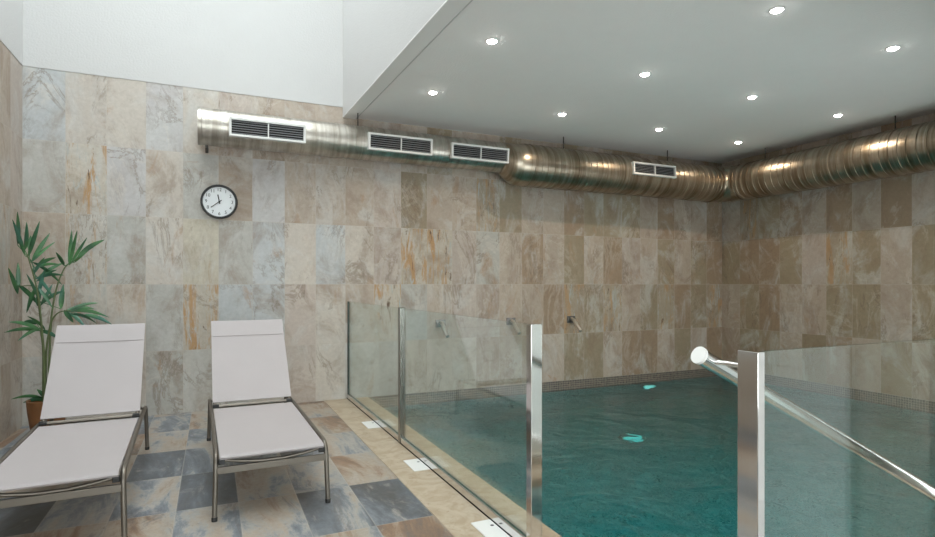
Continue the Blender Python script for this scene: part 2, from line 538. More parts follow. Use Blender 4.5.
LY = YB - usl[-1]
VY0, VY1, VZ0, VZ1 = -2.3, -.25, .75, 2.35
bm = bmesh.new()
for a, b, c, d in ((-2.7, VY0, 0, 2.995), (VY1, LY, 0, 2.995), (VY0, VY1, 0, VZ0), (VY0, VY1, VZ1, 2.995)):
    box(bm, (XL - .1, a, c), (XL, b, d))
obj('wall_left_plain', bm, M['white'], kind='structure')
bm = bmesh.new()
for yy in (VY0, (VY0 + VY1) / 2, VY1): box(bm, (XL - .07, yy - .03, VZ0), (XL - .02, yy + .03, VZ1))
for zz in (VZ0, VZ1): box(bm, (XL - .07, VY0, zz - .03), (XL - .02, VY1, zz + .03))
obj('added_window_4', bm, M['white_metal'], kind='structure')  # unseen window, added to brighten the door and near room
bm = bmesh.new(); box(bm, (XL - .05, VY0, VZ0), (XL - .04, VY1, VZ1)); obj('added_window_4_glass', bm, M['glass'], kind='structure')

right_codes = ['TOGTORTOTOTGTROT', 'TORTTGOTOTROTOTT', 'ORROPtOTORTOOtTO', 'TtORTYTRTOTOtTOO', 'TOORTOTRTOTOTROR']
right_codes = [r.replace('G', 'O').replace('Y', 'R') for r in right_codes]  # browner swaps put this wall's dimmer light into its tile colours
nr = 16
usr = [i * TW for i in range(nr + 1)]
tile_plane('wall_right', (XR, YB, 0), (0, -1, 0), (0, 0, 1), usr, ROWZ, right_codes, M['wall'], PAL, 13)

# wall beside the camera that carries the white door, and the pool hall's near wall
def edges(L, step): 
    k = int(L / step); e = [i * step for i in range(k + 1)]
    if L - e[-1] > .02: e.append(L)
    return e
NX0, NX1, NZ0, NZ1 = 2.6, 6.2, .15, 1.15
bm = bmesh.new()
for a, b, c, d in ((XD, NX0, 0, ZC), (NX1, XR, 0, ZC), (NX0, NX1, 0, NZ0), (NX0, NX1, NZ1, ZC)):
    box(bm, (a, .93, c), (b, 1.03, d))
obj('wall_near', bm, M['white'], kind='structure')
bm = bmesh.new()
for k in range(4):
    xx = NX0 + (NX1 - NX0) * k / 3; box(bm, (xx - .025, .95, NZ0), (xx + .025, 1.0, NZ1))
for zz in (NZ0, NZ1): box(bm, (NX0, .95, zz - .025), (NX1, 1.0, zz + .025))
obj('added_window_3', bm, M['white_metal'], kind='structure')  # added low window out of view, lifts light on the pool ceiling
bm = bmesh.new(); box(bm, (NX0, .97, NZ0), (NX1, .98, NZ1)); obj('added_window_3_glass', bm, M['glass'], kind='structure')
# door wall: three pieces around the door opening
DY0, DY1, DZ = -.28, .66, 2.06
for nm, a, b, z0 in (('wall_door_side', 1.03, DY1, 0), ('wall_door_side', DY0, -2.6, 0)):
    tile_plane(nm, (XD, a, 0), (0, -1, 0), (0, 0, 1), edges(a - b, TW), ROWZ, None, M['wall'], {k: PAL[k] for k in 'TPGCC'}, 15 + int(a * 3))
bm = bmesh.new(); box(bm, (XD, DY0, DZ), (XD + .1, DY1, 2.995)); obj('wall_over_door', bm, M['white'], kind='structure')
WX0, WX1, WZ0, WZ1 = -1.15, 1.75, .12, 2.50
bm = bmesh.new()
box(bm, (XL, -2.7, 0), (WX0, -2.6, 2.995)); box(bm, (WX1, -2.7, 0), (XD + .1, -2.6, 2.995))
box(bm, (WX0, -2.7, 0), (WX1, -2.6, WZ0)); box(bm, (WX0, -2.7, WZ1), (WX1, -2.6, 2.995))
obj('wall_front', bm, M['white'], kind='structure')
bm = bmesh.new()
for xx in (WX0, (WX0 + WX1) / 2, WX1): box(bm, (xx - .03, -2.67, WZ0), (xx + .03, -2.62, WZ1))
for zz in (WZ0, WZ1): box(bm, (WX0, -2.67, zz - .03), (WX1, -2.62, zz + .03))
obj('added_window_2', bm, M['white_metal'], kind='structure')  # window added behind the camera as frontal fill daylight
bm = bmesh.new(); box(bm, (WX0, -2.65, WZ0), (WX1, -2.64, WZ1)); obj('added_window_2_glass', bm, M['glass'], kind='structure')

# white upper walls (skylight shaft) and ceilings
def wbox(name, lo, hi, mat='white'):
    bm = bmesh.new(); box(bm, lo, hi)
    return obj(name, bm, M[mat], kind='structure')
wbox('wall_back_upper', (XL - .1, YB - .004, 2.995), (XE + .02, YB + .1, ZS))
wbox('wall_left_upper', (XL - .1, YF - .1, 2.995), (XL + .004, YB + .1, ZS))
wbox('wall_shaft_side', (XE - .01, YF, ZC), (XE + .12, YB + .1, ZS))
wbox('wall_shaft_front', (XL - .1, YF - .1, ZC + .02), (XE + .12, YF, ZS))
wbox('ceiling', (XE + .08, YF, ZC), (XR + .1, YB + .1, ZC + .1), 'ceil')
wbox('ceiling_near', (XL - .1, -2.7, ZC), (XD + .1, YF, ZC + .1), 'ceil')
# edge board with a thin bead along the opening
bm = bmesh.new(); box(bm, (XE - .01, YF, ZC - .012), (XE + .118, YB - .001, ZC), .002)
obj('trim_1', bm, M['ceilstrip'], kind='structure')
bm = bmesh.new(); box(bm, (XE + .118, YF, ZC - .015), (XE + .127, YB - .001, ZC + .004), .003)
obj('trim_2', bm, M['white'], kind='structure')

# the opening's edge runs slightly askew
for o in COL.objects:
    if o.name in ('wall_shaft_side', 'ceiling', 'trim_1', 'trim_2'):
        for v in o.data.vertices:
            if v.co.x < 2: v.co.x += .026 * (YB - v.co.y) - .020

# skylight
bm = bmesh.new()
for i in range(4):
    x = XL + (XE - XL) * i / 3
    box(bm, (x - .03, YF, ZS - .06), (x + .03, YB, ZS + .02))
for i in range(5):
    y = YF + (YB - YF) * i / 4
    box(bm, (XL, y - .025, ZS - .05), (XE, y + .025, ZS + .015))
obj('window_1', bm, M['white_metal'], kind='structure')
bm = bmesh.new(); box(bm, (XL, YF, ZS + .02), (XE, YB, ZS + .03)); obj('window_1_glass', bm, M['glass'], kind='structure')

# floor: slate-coloured tiles 0.3 x 0.6
FPAL = {'b': ((1, 1, 1), .40), 'm': ((1, 1, 1), .47), 't': ((1, 1, 1), .56), 'r': ((1, 1, 1), .66), 'd': ((1, 1, 1), .31), 'l': ((1, 1, 1), .51)}
fy = [-2.6, -2.12, -1.52, -.92, -.32, .28, .88, 1.48, 2.08, 2.68, 3.28, 3.88, 4.48, 5.08, 5.68, YB]
fx = [-XL * 0 + v for v in ()]
x = 1.03; fxs = [x]
while x - .3 > XL + .02:
    x -= .3; fxs.append(round(x, 4))
fxs.append(XL); fxs = fxs[::-1]
ffloor = {4: 'drtmbtlrm', 5: 'tbmrtdtbl', 6: 'mrtbltmdr', 7: 'tmbdrtlbt', 8: 'rdtrblmtr', 9: 'bdrttmtbb', 10: 'mrdlmdtmt', 11: 'btmtdbmbt', 12: 'mbtrtmbtr', 13: 'rmtbmtlmt', 14: 'mtlbmltmr'}
codes = [ffloor.get(j, 'rtbmdltbm') for j in range(len(fy) - 1)]
tile_plane('floor', (0, 0, 0), (1, 0, 0), (0, 1, 0), fxs, fy, codes, M['floor'], FPAL, 21)
# slate floor in front of the pool, right of the camera
tile_plane('floor_near', (0, 0, 0), (1, 0, 0), (0, 1, 0), [1.03, 1.33, 1.63, 1.93, XD], [-2.6, -2.12, -1.52, -.92, -.32, .28, .78], None, M['floor'], FPAL, 22)

# travertine coping
bm = bmesh.new()
box(bm, (1.03, .78, -.05), (XP0, YB, .004), .003)
box(bm, (XP0, .78, -.05), (XD, YP0, .004), .003)
box(bm, (XD, 1.03, -.05), (XR, YP0, .004), .003)
obj('trim_3', bm, M['trav'], kind='structure')

# pool basin: inward faces with steps
bm = bmesh.new(); lu = bm.loops.layers.uv.new('local')
box(bm, (XP0 - .15, YP0 - .15, ZP - .1), (XR + .15, YB + .15, ZP))                 # floor
box(bm, (XP0 - .15, YP0 - .15, ZP), (XP0, YB + .15, -.05))                         # left
box(bm, (XR, YP0 - .15, ZP), (XR + .15, YB + .15, -.125))
box(bm, (XP0, YB, ZP), (XR, YB + .15, -.125))
box(bm, (XP0, YP0 - .15, ZP), (XR, YP0, -.05))
for i, z in enumerate((-.36, -.62, -.88, -1.08)):
    box(bm, (XP0, YP0, ZP), (XP0 + .42 + .32 * i, 2.25, z))
bm.normal_update(); uvbox(bm, lu)
obj('pool_basin', bm, M['mosaic'], kind='structure')
# mosaic band at the waterline
bm = bmesh.new(); lu = bm.loops.layers.uv.new('local')
box(bm, (XP0, YB - .004, -.16), (XR, YB + .1, 0)); box(bm, (XR - .004, YP0, -.16), (XR + .1, YB, 0))
bm.normal_update(); uvbox(bm, lu)
obj('trim_4', bm, M['band'], kind='structure')
# water body
bm = bmesh.new(); box(bm, (XP0 - .02, YP0 - .02, ZP - .02), (XR + .02, YB + .02, ZW))
w = obj('pool_water', bm, M['water'], kind='stuff')
tag(w, 'rippled teal green water filling the indoor pool', 'water')

# white door in the wall beside the camera (seen mirrored in the right glass)
dt = thing('door_1', 'white panelled door with white casing in the side wall', 'door', (XD, DY0, 0)); dt['kind'] = 'structure'
bm = bmesh.new()
cw = .09; W = DY1 - DY0
box(bm, (-.025, -.0, 0), (.06, cw, DZ), .004); box(bm, (-.025, W - cw, 0), (.06, W, DZ), .004); box(bm, (-.025, cw, DZ - cw), (.06, W - cw, DZ), .004)
obj('door_casing', bm, M['door'], dt)
bm = bmesh.new()
a, b = cw + .002, W - cw - .002
box(bm, (.012, a, .005), (.045, b, DZ - cw - .003))
st = .075
for (y0, y1, z0, z1) in ((a, a + st, .005, DZ - cw - .003), (b - st, b, .005, DZ - cw - .003), (a + st, b - st, .005, .20), (a + st, b - st, .82, .94), (a + st, b - st, DZ - cw - .12, DZ - cw - .003)):
    box(bm, (-.004, y0, z0), (.013, y1, z1), .003)
obj('door_panel', bm, M['door'], dt)
bm = bmesh.new()
lathe(bm, [(0, .0), (.026, 0), (.026, .008), (.010, .010), (.010, .05), (0, .05)], axis='x', seg=16)
for v in bm.verts: v.co = Vector((-v.co.x - .004, v.co.y + a + .05, v.co.z + 1.03))
tube(bm, [(-.046, a + .05, 1.03), (-.046, a + .17, 1.03)], .008, 8)
obj('door_handle', bm, M['chrome'], dt, 40)

# ---------------------------------------------------------------- ventilation duct
duct = thing('ventilation_duct', 'long round galvanised metal air duct running along back wall and round corner', 'duct', (-.114, 5.55, 2.59))
OFF = Vector((-.114, 5.55, 2.59))
def dl(p): return Vector(p) - OFF
R1, R2 = .163, .232
Y1, Z1 = 5.548, 2.592
Y2, Z2 = 5.49, 2.52
# slim pipe with fine spiral seams
pts, rs = [], []
x = -.114
def ring(xx, r, y=Y1, z=Z1): pts.append(dl((xx, y, z))); rs.append(r)
ring(-.114, R1 + .004); ring(-.085, R1 + .004); ring(-.082, R1)
x = -.02
while x < 1.06:
    ring(x - .02, R1); ring(x - .005, R1); ring(x - .004, R1 + .002); ring(x + .004, R1 + .002); ring(x + .005, R1); ring(x + .02, R1); x += .115
for x in (1.10, 1.19, 1.28, 1.37):
    ring(x - .03, R1); ring(x - .008, R1); ring(x - .007, R1 + .005); ring(x + .007, R1 + .005); ring(x + .008, R1); ring(x + .03, R1)
x = 1.46
while x < 2.90:
    ring(x - .02, R1); ring(x - .005, R1); ring(x - .004, R1 + .002); ring(x + .004, R1 + .002); ring(x + .005, R1); ring(x + .02, R1); x += .062
ring(2.95, R1)
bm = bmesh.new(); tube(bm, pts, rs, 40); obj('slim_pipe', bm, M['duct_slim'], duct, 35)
# reducer
pts, rs = [], []
for t in [i / 8 for i in range(9)]:
    e = t * t * (3 - 2 * t)
    pts.append(dl((2.935 + .21 * t, Y1 + (Y2 - Y1) * e, Z1 + (Z2 - Z1) * e))); rs.append(R1 + .006 + (R2 + .006 - R1 - .006) * e)
pts.append(dl((3.20, Y2, Z2))); rs.append(R2 + .006)
bm = bmesh.new(); tube(bm, pts, rs, 40); obj('reducer', bm, M['duct'], duct, 50)
# wide ribbed pipe
def ribbed(p0, p1, pitch, amp, name):
    p0, p1 = Vector(p0), Vector(p1); L = (p1 - p0).length; d = (p1 - p0) / L
    pts, rs = [dl(p0)], [R2]
    s = pitch * .6
    while s < L - .03:
        for ds, a in ((-.024, 0), (-.012, 0), (-.009, amp), (.009, amp), (.012, 0), (.024, 0)):
            pts.append(dl(p0 + d * (s + ds))); rs.append(R2 + a)
        s += pitch * rnd.uniform(.9, 1.1)
    pts.append(dl(p1)); rs.append(R2)
    bm = bmesh.new(); tube(bm, pts, rs, 44); return obj(name, bm, M['duct' if abs(d.x) > .5 else 'duct_y'], duct, 35)
XC = 6.345; er = .30
ribbed((3.18, Y2, Z2), (XC - er, Y2, Z2), .085, .0065, 'wide_pipe')
ribbed((XC, Y2 - er, Z2), (XC, 1.031, Z2), .085, .0065, 'wide_pipe')
pts, rs = [], []
for i in range(4):
    a = R(90) * i / 3
    c = Vector((XC - er + er * math.sin(a), Y2 - er + er * math.cos(a), Z2))
    t = Vector((math.cos(a), -math.sin(a), 0))
    if i in (1, 2):
        for ds, am in ((-.02, 0), (-.008, .012), (.008, .012), (.02, 0)):
            pts.append(dl(c + t * ds)); rs.append(R2 + am)
    elif i == 0:
        for ds, am in ((-.01, .012), (.01, .012), (.02, 0)): pts.append(dl(c + t * ds)); rs.append(R2 + am)
    else:
        for ds, am in ((-.02, 0), (-.01, .012), (.01, .012)): pts.append(dl(c + t * ds)); rs.append(R2 + am)
bm = bmesh.new(); tube(bm, pts, rs, 44); obj('elbow', bm, M['duct'], duct, 50)
# grilles on the front of the pipe
def grille(x0, w, h, yc, zc, rad, tilt):
    """built flat facing -y then tipped"""
    mt = Matrix.Translation(dl((x0 + w / 2, yc, zc))) @ Matrix.Rotation(tilt, 4, 'X') @ Matrix.Translation((0, -rad - .024, 0))
    fr = .020
    bm = bmesh.new()
    for (a, b, c, d) in ((-w / 2, w / 2, h / 2 - fr, h / 2), (-w / 2, w / 2, -h / 2, -h / 2 + fr), (-w / 2, -w / 2 + fr, -h / 2 + fr, h / 2 - fr), (w / 2 - fr, w / 2, -h / 2 + fr, h / 2 - fr)):
        box(bm, (a, -.008, c), (b, .075, d), .002, mat=mt)
    g = obj('vent_grille', bm, M['white_metal'], duct)
    g['label'] = 'white framed air grille'
    bm = bmesh.new(); box(bm, (-w / 2 + fr, .016, -h / 2 + fr), (w / 2 - fr, .020, h / 2 - fr), mat=mt); obj('grille_shade_sheet', bm, M['grey_dark'], g)
    bm = bmesh.new(); box(bm, (-.005, -.007, -h / 2 + fr), (.005, .016, h / 2 - fr), mat=mt); obj('mullion', bm, M['white_metal'], g)
    nsl = 6
    for i in range(nsl):
        z = -h / 2 + fr + (h - 2 * fr) * (i + .5) / nsl
        bm = bmesh.new()
        m2 = mt @ Matrix.Translation((0, .006, z)) @ Matrix.Rotation(R(28), 4, 'X')
        box(bm, (-w / 2 + fr, -.0085, -.0012), (w / 2 - fr, .0085, .0012), mat=m2)
        obj('louver', bm, M['louver'], g)
grille(.137, .655, .165, Y1, 2.585, R1, R(4))
grille(1.384, .665, .165, Y1, 2.59, R1, R(4))
grille(2.262, .675, .160, Y1, 2.585, R1, R(4))
grille(4.545, .665, .150, Y2, 2.545, R2, R(-4))
# threaded hanger rods
for (x, y, z, z1) in ((1.325, 5.55, Z1 + R1, ZC), (3.73, Y2, Z2 + R2, ZC), (5.32, Y2, Z2 + R2, ZC), (XC, 4.88, Z2 + R2, ZC), (XC, 3.40, Z2 + R2, ZC)):
    bm = bmesh.new(); tube(bm, [dl((x, y, z - .02)), dl((x, y, z1))], .006, 8); obj('hanger_rod', bm, M['rod'], duct, 40)
bm = bmesh.new(); box(bm, dl((-.055, 5.56, Z1 - R1 - .025)), dl((-.03, 5.768, Z1 - R1 + .01)), .003); obj('bracket', bm, M['rod'], duct)

# ---------------------------------------------------------------- downlights
LBL = {
 (1.80, 3.535): 'recessed ceiling downlight of the row beside the skylight opening, the upper one',
 (1.80, 4.70): 'recessed ceiling downlight of the row beside the skylight opening, lower one near the duct grilles',
 (3.22, 2.394): 'recessed ceiling downlight touching the top edge of the photo, second row from skylight',
 (3.22, 3.574): 'recessed ceiling downlight in the middle of the second row from the skylight opening',
 (3.22, 4.761): 'recessed ceiling downlight above the duct reducer, end of second row from skylight',
 (4.51, 2.432): 'recessed ceiling downlight at upper right, nearest one of third row from skylight',
 (4.51, 3.602): 'recessed ceiling downlight in the middle of the third row from the skylight',
 (4.51, 4.78): 'recessed ceiling downlight above the far small duct grille, end of third row',
 (5.79, 3.627): 'recessed ceiling downlight above the right wall duct, between its two hanger rods',
 (5.79, 4.816): 'recessed ceiling downlight closest to the corner where the ducts meet'}
first = None
for (x, y), lab in LBL.items():
    t = thing('recessed_downlight', lab, 'ceiling light', (x, y, ZC), 0, 'ceiling downlights over the pool')
    if first is None:
        bm = bmesh.new(); lathe(bm, [(.036, .0), (.048, .0), (.048, -.003), (.043, -.006), (.036, -.005)], close=True, seg=28)
        ring_o = obj('trim_ring', bm, M['white_metal'], t, 40)
        bm = bmesh.new(); lathe(bm, [(0, -.020), (.014, -.0185), (.026, -.013), (.0355, -.003), (.0355, .0), (0, 0)], seg=28)
        lens_o = obj('lens', bm, M['lens'], t, 40); first = t
    else:
        for s in (ring_o, lens_o):
            c = s.copy(); COL.objects.link(c); c.parent = t
    ld = bpy.data.lights.new('downlight_beam', 'SPOT')
    ld.energy = 7; ld.color = (1.0, .80, .58); ld.spot_size = R(150); ld.spot_blend = .7; ld.shadow_soft_size = .015
    lo = bpy.data.objects.new('downlight_beam', ld); COL.objects.link(lo); lo.parent = t; lo.location = (0, 0, -.03)

# ---------------------------------------------------------------- glass balustrades
GZ0, GZ1, XG = .045, 1.0, 1.28
bal = thing('glass_balustrade', 'long clear glass balustrade on travertine edge with two steel posts, reaching the back wall', 'glass railing', (XG, 2.17, 0.004))
def pane(name, lo, hi, parent, thin):
    bm = bmesh.new(); box(bm, lo, hi)
    bm.normal_update()
    for f in bm.faces:
        f.material_index = 0 if abs(f.normal[thin]) > .9 else 1
    return obj(name, bm, None, parent, mats=[M['glass'], M['glass_edge']])
y0 = 2.17
pane('glass_panel', (-.005, 3.985 - y0 + .035, GZ0), (.005, YB - .003 - y0, GZ1), bal, 0)
pane('glass_panel', (-.005, -.034, GZ0), (.005, 3.985 - y0 - .02, GZ1), bal, 0)
def post(name, lo, hi, parent):
    bm = bmesh.new(); box(bm, lo, hi, .002); return obj(name, bm, M['steel'], parent)
post('post', (-.025, -.078, 0), (.031, -.036, 1.003), bal)
mp = post('post', (-.022, 3.985 - y0 - .022, 0), (.022, 3.985 - y0 + .022, 1.005), bal)
mp.data.materials[0] = M['dark_steel']; mp['label'] = 'dark steel middle post'
bm = bmesh.new()
box(bm, (-.018, -.036, 0), (-.0065, 1.790, .05), .002); box(bm, (.0065, -.036, 0), (.018, 1.790, .05), .002); box(bm, (-.018, -.036, 0), (.018, 1.790, .012))
box(bm, (-.018, 1.840, 0), (-.0065, YB - y0 - .001, .05), .002); box(bm, (.0065, 1.840, 0), (.018, YB - y0 - .001, .05), .002); box(bm, (-.018, 1.840, 0), (.018, YB - y0 - .001, .012))
obj('base_channel', bm, M['chrome'], bal)
bm = bmesh.new(); box(bm, (-.011, YB - y0 - .014, .05), (-.0055, YB - y0 - .001, GZ1)); box(bm, (.0055, YB - y0 - .014, .05), (.011, YB - y0 - .001, GZ1))
obj('wall_channel', bm, M['rod'], bal)

XQ = 1.275
bal2 = thing('glass_balustrade', 'clear glass balustrade in the right foreground with a steel end post, parallel to back wall', 'glass railing', (XQ, 1.02, .004))
pane('glass_panel', (.013, -.005, GZ0), (XD - XQ - .003, .005, GZ1), bal2, 1)
post('post', (-.015, -.030, 0), (.012, .031, 1.003), bal2)
bm = bmesh.new(); box(bm, (.013, -.018, 0), (XD - XQ - .001, -.0065, .05), .002); box(bm, (.013, .0065, 0), (XD - XQ - .001, .018, .05), .002); box(bm, (.013, -.018, 0), (XD - XQ - .001, .018, .012))
obj('base_channel', bm, M['chrome'], bal2)

# handrail down into the pool
hr = thing('pool_handrail', 'shiny round steel handrail sloping down into the water behind the right glass', 'handrail', (1.262, 1.18, .004))
SL = .49
bm = bmesh.new(); L = 1.75
tube(bm, [(.0, 0, .974), (.2, 0, .974 - .2 * SL), (L, 0, .974 - L * SL)], .0235, 20); obj('rail', bm, M['chrome'], hr, 40)
dn = Vector((1, 0, -SL)).normalized()
bm = bmesh.new(); tube(bm, [Vector((0, 0, .974)) - dn * .004, Vector((0, 0, .974)) + dn * .006], .0255, 20); obj('end_cap', bm, M['white_metal'], hr, 40)
bm = bmesh.new(); tube(bm, [(.040, 0, .974 - .040 * SL), (.042, -.06, .956), (.040, -.1285, .956)], .007, 10); obj('support_arm', bm, M['chrome'], hr, 40)
bm = bmesh.new(); tube(bm, [(L, 0, .974 - L * SL + .005), (L, 0, ZP + .006)], .0235, 16); obj('rail_foot', bm, M['chrome'], hr, 40)

# ---------------------------------------------------------------- wall spouts
for i, (x, lab) in enumerate(((2.30, 'chrome water spout on a square wall plate, leftmost of three, seen through the glass'),
                              (3.185, 'chrome water spout on a square wall plate, middle of three, beside the glass end post'),
                              (4.03, 'chrome water spout on a square wall plate, rightmost of three, clear of the glass'))):
    t = thing('water_spout', lab, 'spout', (x, YB, .745), 0, 'spouts on the back wall')
    if i == 0:
        bm = bmesh.new(); box(bm, (-.058, -.012, -.04), (.058, .002, .045), .003); pl = obj('wall_plate', bm, M['plate'], t)
        bm = bmesh.new(); tube(bm, fillet([(0, -.01, .012), (0, -.06, .0), (0, -.20, -.125)], .04), .0205, 16); sp = obj('spout_tube', bm, M['spout'], t, 40)
    else:
        for s in (pl, sp):
            c = s.copy(); COL.objects.link(c); c.parent = t

# ---------------------------------------------------------------- wall clock
ck = thing('wall_clock', 'round white wall clock with black rim reading twenty to twelve', 'clock', (.062, YB, 1.954))
r0 = .160
bm = bmesh.new(); lathe(bm, [(r0 - .004, .001), (r0, .006), (r0, .034), (r0 - .006, .042), (r0 - .016, .042), (r0 - .020, .034), (r0 - .020, .016), (r0 - .020, .001)], axis='y', seg=48, close=True); obj('rim', bm, M['black'], ck, 40)
bm = bmesh.new(); lathe(bm, [(0, .016), (r0 - .0205, .016), (r0 - .0205, .004), (0, .004)], axis='y', seg=48); fc = obj('face', bm, M['clockface'], ck)
for n in range(1, 13):
    cu = bpy.data.curves.new('n', 'FONT'); cu.body = str(n); cu.size = .042; cu.align_x = 'CENTER'; cu.align_y = 'CENTER'; cu.extrude = .0005
    to = bpy.data.objects.new('n', cu); COL.objects.link(to)
    dg = bpy.context.evaluated_depsgraph_get(); dg.update()
    me = bpy.data.meshes.new_from_object(to.evaluated_get(dg))
    a = R(30 * n)
    me.transform(Matrix.Translation((math.sin(a) * .112, -.0168, math.cos(a) * .112)) @ Matrix.Rotation(R(90), 4, 'X'))
    bm = bmesh.new(); bm.from_mesh(me)
    bpy.data.objects.remove(to); bpy.data.curves.remove(cu); bpy.data.meshes.remove(me)
    obj('numeral', bm, M['black'], fc)
def hand(name, ang, L, wd, y, tail):
    mt = Matrix.Rotation(ang, 4, 'Y')
    bm = bmesh.new()
    box(bm, (-wd / 2, y - .001, -tail), (wd / 2, y + .001, L), mat=mt)
    obj(name, bm, M['black'], ck)
hand('hour_hand', R(30 * 11.65), .068, .010, -.0205, .02)
hand('minute_hand', R(232), .092, .007, -.0235, .025)
bm = bmesh.new(); lathe(bm, [(0, .027), (.008, .027), (.008, .015), (0, .015)], axis='y', seg=16); obj('hub', bm, M['black'], ck, 40)

# ---------------------------------------------------------------- sun loungers
def make_lounger(label, loc, rz):
    t = thing('sun_lounger', label, 'sun lounger', loc, rz, 'sun loungers by the pool')
    hx = .272
    for s in (-1, 1):
        bm = bmesh.new()
        tube(bm, fillet([(s * (hx + .008), 1.60, .012), (s * hx, 1.57, .318), (s * hx, 1.0, .326), (s * hx, .02, .318), (s * (hx + .008), 0.0, .012)], [.06, .3, .07], 7), .0125, 12)
        obj('side_rail', bm, M['frame'], t, 50)
        for y, nm in ((1.60, 0), (0.0, 1)):
            x = s * (hx + .008)
            bm = bmesh.new(); lathe(bm, [(0, 0), (.014, 0), (.0145, .018), (.0127, .021), (0, .021)], (x, y, 0), seg=14)
            obj('foot_cap', bm, M['black'], t, 40)
    # seat sling: gentle sag, wrapped over the front bar
    def sling(path, half, name, thick=.006, taper=0):
        bm = bmesh.new()
        nx = 8; n = len(path)
        rows = []
        for i, (y, z) in enumerate(path):
            row = []
            for k in range(nx + 1):
                q = k / nx * 2 - 1
                sag = .010 * (1 - q * q) * math.sin(PI * min(1, max(0, i / (n - 1))))
                row.append(bm.verts.new((q * half, y, z - sag)))
            rows.append(row)
        for i in range(n - 1):
            for k in range(nx):
                bm.faces.new((rows[i][k], rows[i][k + 1], rows[i + 1][k + 1], rows[i + 1][k]))
        bmesh.ops.recalc_face_normals(bm, faces=bm.faces[:])
        g = bmesh.ops.solidify(bm, geom=bm.faces[:], thickness=thick)
        return obj(name, bm, M['fabric'], t, 50)
    path = [(-.004, .302), (-.010, .312), (-.004, .321), (.02, .325)] + [(.02 + (1.125 - .02) * k / 14, .325 + .006 * k / 14) for k in range(1, 15)]
    sling(path, .256, 'seat_sling', .004)
    # backrest
    hy, hz, ty, tz = 1.195, .362, 1.690, .893
    bp = [(hy + (ty - hy) * k / 14, hz + (tz - hz) * k / 14) for k in range(15)]
    d = Vector((ty - hy, tz - hz)).normalized()
    bp += [(ty + .008, tz + .004), (ty + .016, tz - .008)]
    bk = sling(bp, .262, 'back_sling')
    for f_, w_ in ((.80, .003),):              # stitched hems
        bm = bmesh.new()
        y, z = hy + (ty - hy) * f_, hz + (tz - hz) * f_
        nv = Vector((0, -d.y, d.x)); dv = Vector((0, d.x, d.y))
        c = Vector((0, y, z)) + nv * .0018
        mt = Matrix((( 1, 0, 0, c.x), (0, dv.y, nv.y, c.y), (0, dv.z, nv.z, c.z), (0, 0, 0, 1)))
        box(bm, (-.255, -w_ / 2, -.003), (.255, w_ / 2, .0003), mat=mt)
        obj('hem', bm, M['fabric'], bk)
    for s in (-1, 1):
        bm = bmesh.new(); nv = Vector((0, d.y, -d.x)) * .014
        tube(bm, [Vector((s * .247, hy - .01, hz - .012)) + nv, Vector((s * .247, ty, tz - .012)) + nv], .0115, 10); obj('back_frame', bm, M['frame'], t, 50)
        bm = bmesh.new(); tube(bm, [(s * .235, 1.50, .66), (s * .235, 1.40, .33)], .008, 8); obj('support_strut', bm, M['frame'], t, 50)
        bm = bmesh.new(); box(bm, (s * .222, 1.150, .330), (s * .262, 1.178, .352), .003); obj('hinge_block', bm, M['black'], t)
        bm = bmesh.new(); box(bm, (s * .232, -.004, .276), (s * .262, .022, .302), .003); obj('corner_block', bm, M['black'], t)
    bm = bmesh.new(); tube(bm, [(-.262, 1.166, .338), (.262, 1.166, .338)], .012, 12); obj('hinge_bar', bm, M['frame'], t, 50)
    bm = bmesh.new(); tube(bm, [(-hx, 1.42, .335), (hx, 1.42, .335)], .010, 10); obj('cross_bar', bm, M['frame'], t, 50)
    bm = bmesh.new(); box(bm, (-hx - .004, .006, .228), (hx + .004, .020, .262), .002); obj('front_crossbar', bm, M['frame'], t)
    bm = bmesh.new(); tube(bm, [(-.250, .016, .298), (-.16, .018, .280), (-.06, .019, .268), (.06, .019, .268), (.16, .018, .280), (.250, .016, .298)], .0095, 10); obj('bowed_bar', bm, M['frame'], t, 50)
    return t
make_lounger('pale grey mesh sun lounger on a tan frame, right one below the clock', (.291, 3.07, 0), R(1.2))
make_lounger('pale grey mesh sun lounger on a tan frame, left one before the palm', (-.645, 2.985, 0), R(2))

# ---------------------------------------------------------------- potted palm
PX, PY = -1.16, 5.30
pp = thing('potted_palm', 'slender green palm in an orange brown pot in the corner behind the left lounger', 'plant', (PX, PY, 0))
bm = bmesh.new(); lathe(bm, [(0, 0), (.090, 0), (.098, .01), (.125, .20), (.130, .27), (.132, .29), (.120, .29), (.116, .27), (.112, .25), (0, .25)], seg=32); obj('pot', bm, M['pot'], pp, 40)
bm = bmesh.new(); lathe(bm, [(0, .262), (.06, .262), (.115, .255), (.113, .24), (0, .24)], seg=24); obj('soil', bm, M['soil'], pp, 60)
CANES = [[(-1.162, 0.24), (-1.181, 0.788), (-1.206, 1.098), (-1.238, 1.251), (-1.275, 1.404)], [(-1.149, 0.24), (-1.143, 0.671), (-1.13, 0.981), (-1.092, 1.198), (-1.04, 1.339), (-0.949, 1.39)], [(-1.175, 0.24), (-1.162, 0.71), (-1.13, 0.903), (-1.079, 0.972), (-1.0, .975)], [(-1.187, 0.24), (-1.187, 0.673), (-1.206, 0.828)], [(-1.181, 0.24), (-1.183, 0.275), (-1.187, 0.302)], [(-1.168, 0.24), (-1.194, 0.75), (-1.219, 1.021), (-1.231, 1.175), (-1.34, 1.165)]]
for i, c in enumerate(CANES):
    bm = bmesh.new()
    oy = (i - 2.5) * .016
    p = [(x - PX, oy + (.05 * math.sin(i * 2.1) * k / len(c)), z) for k, (x, z) in enumerate(c)]
    q = fillet(p, .12, 4) if len(p) > 2 else p
    n = len(q)
    tube(bm, q, [.0085 - .005 * k / n for k in range(n)], 8); obj('cane', bm, M['cane'], pp, 60)
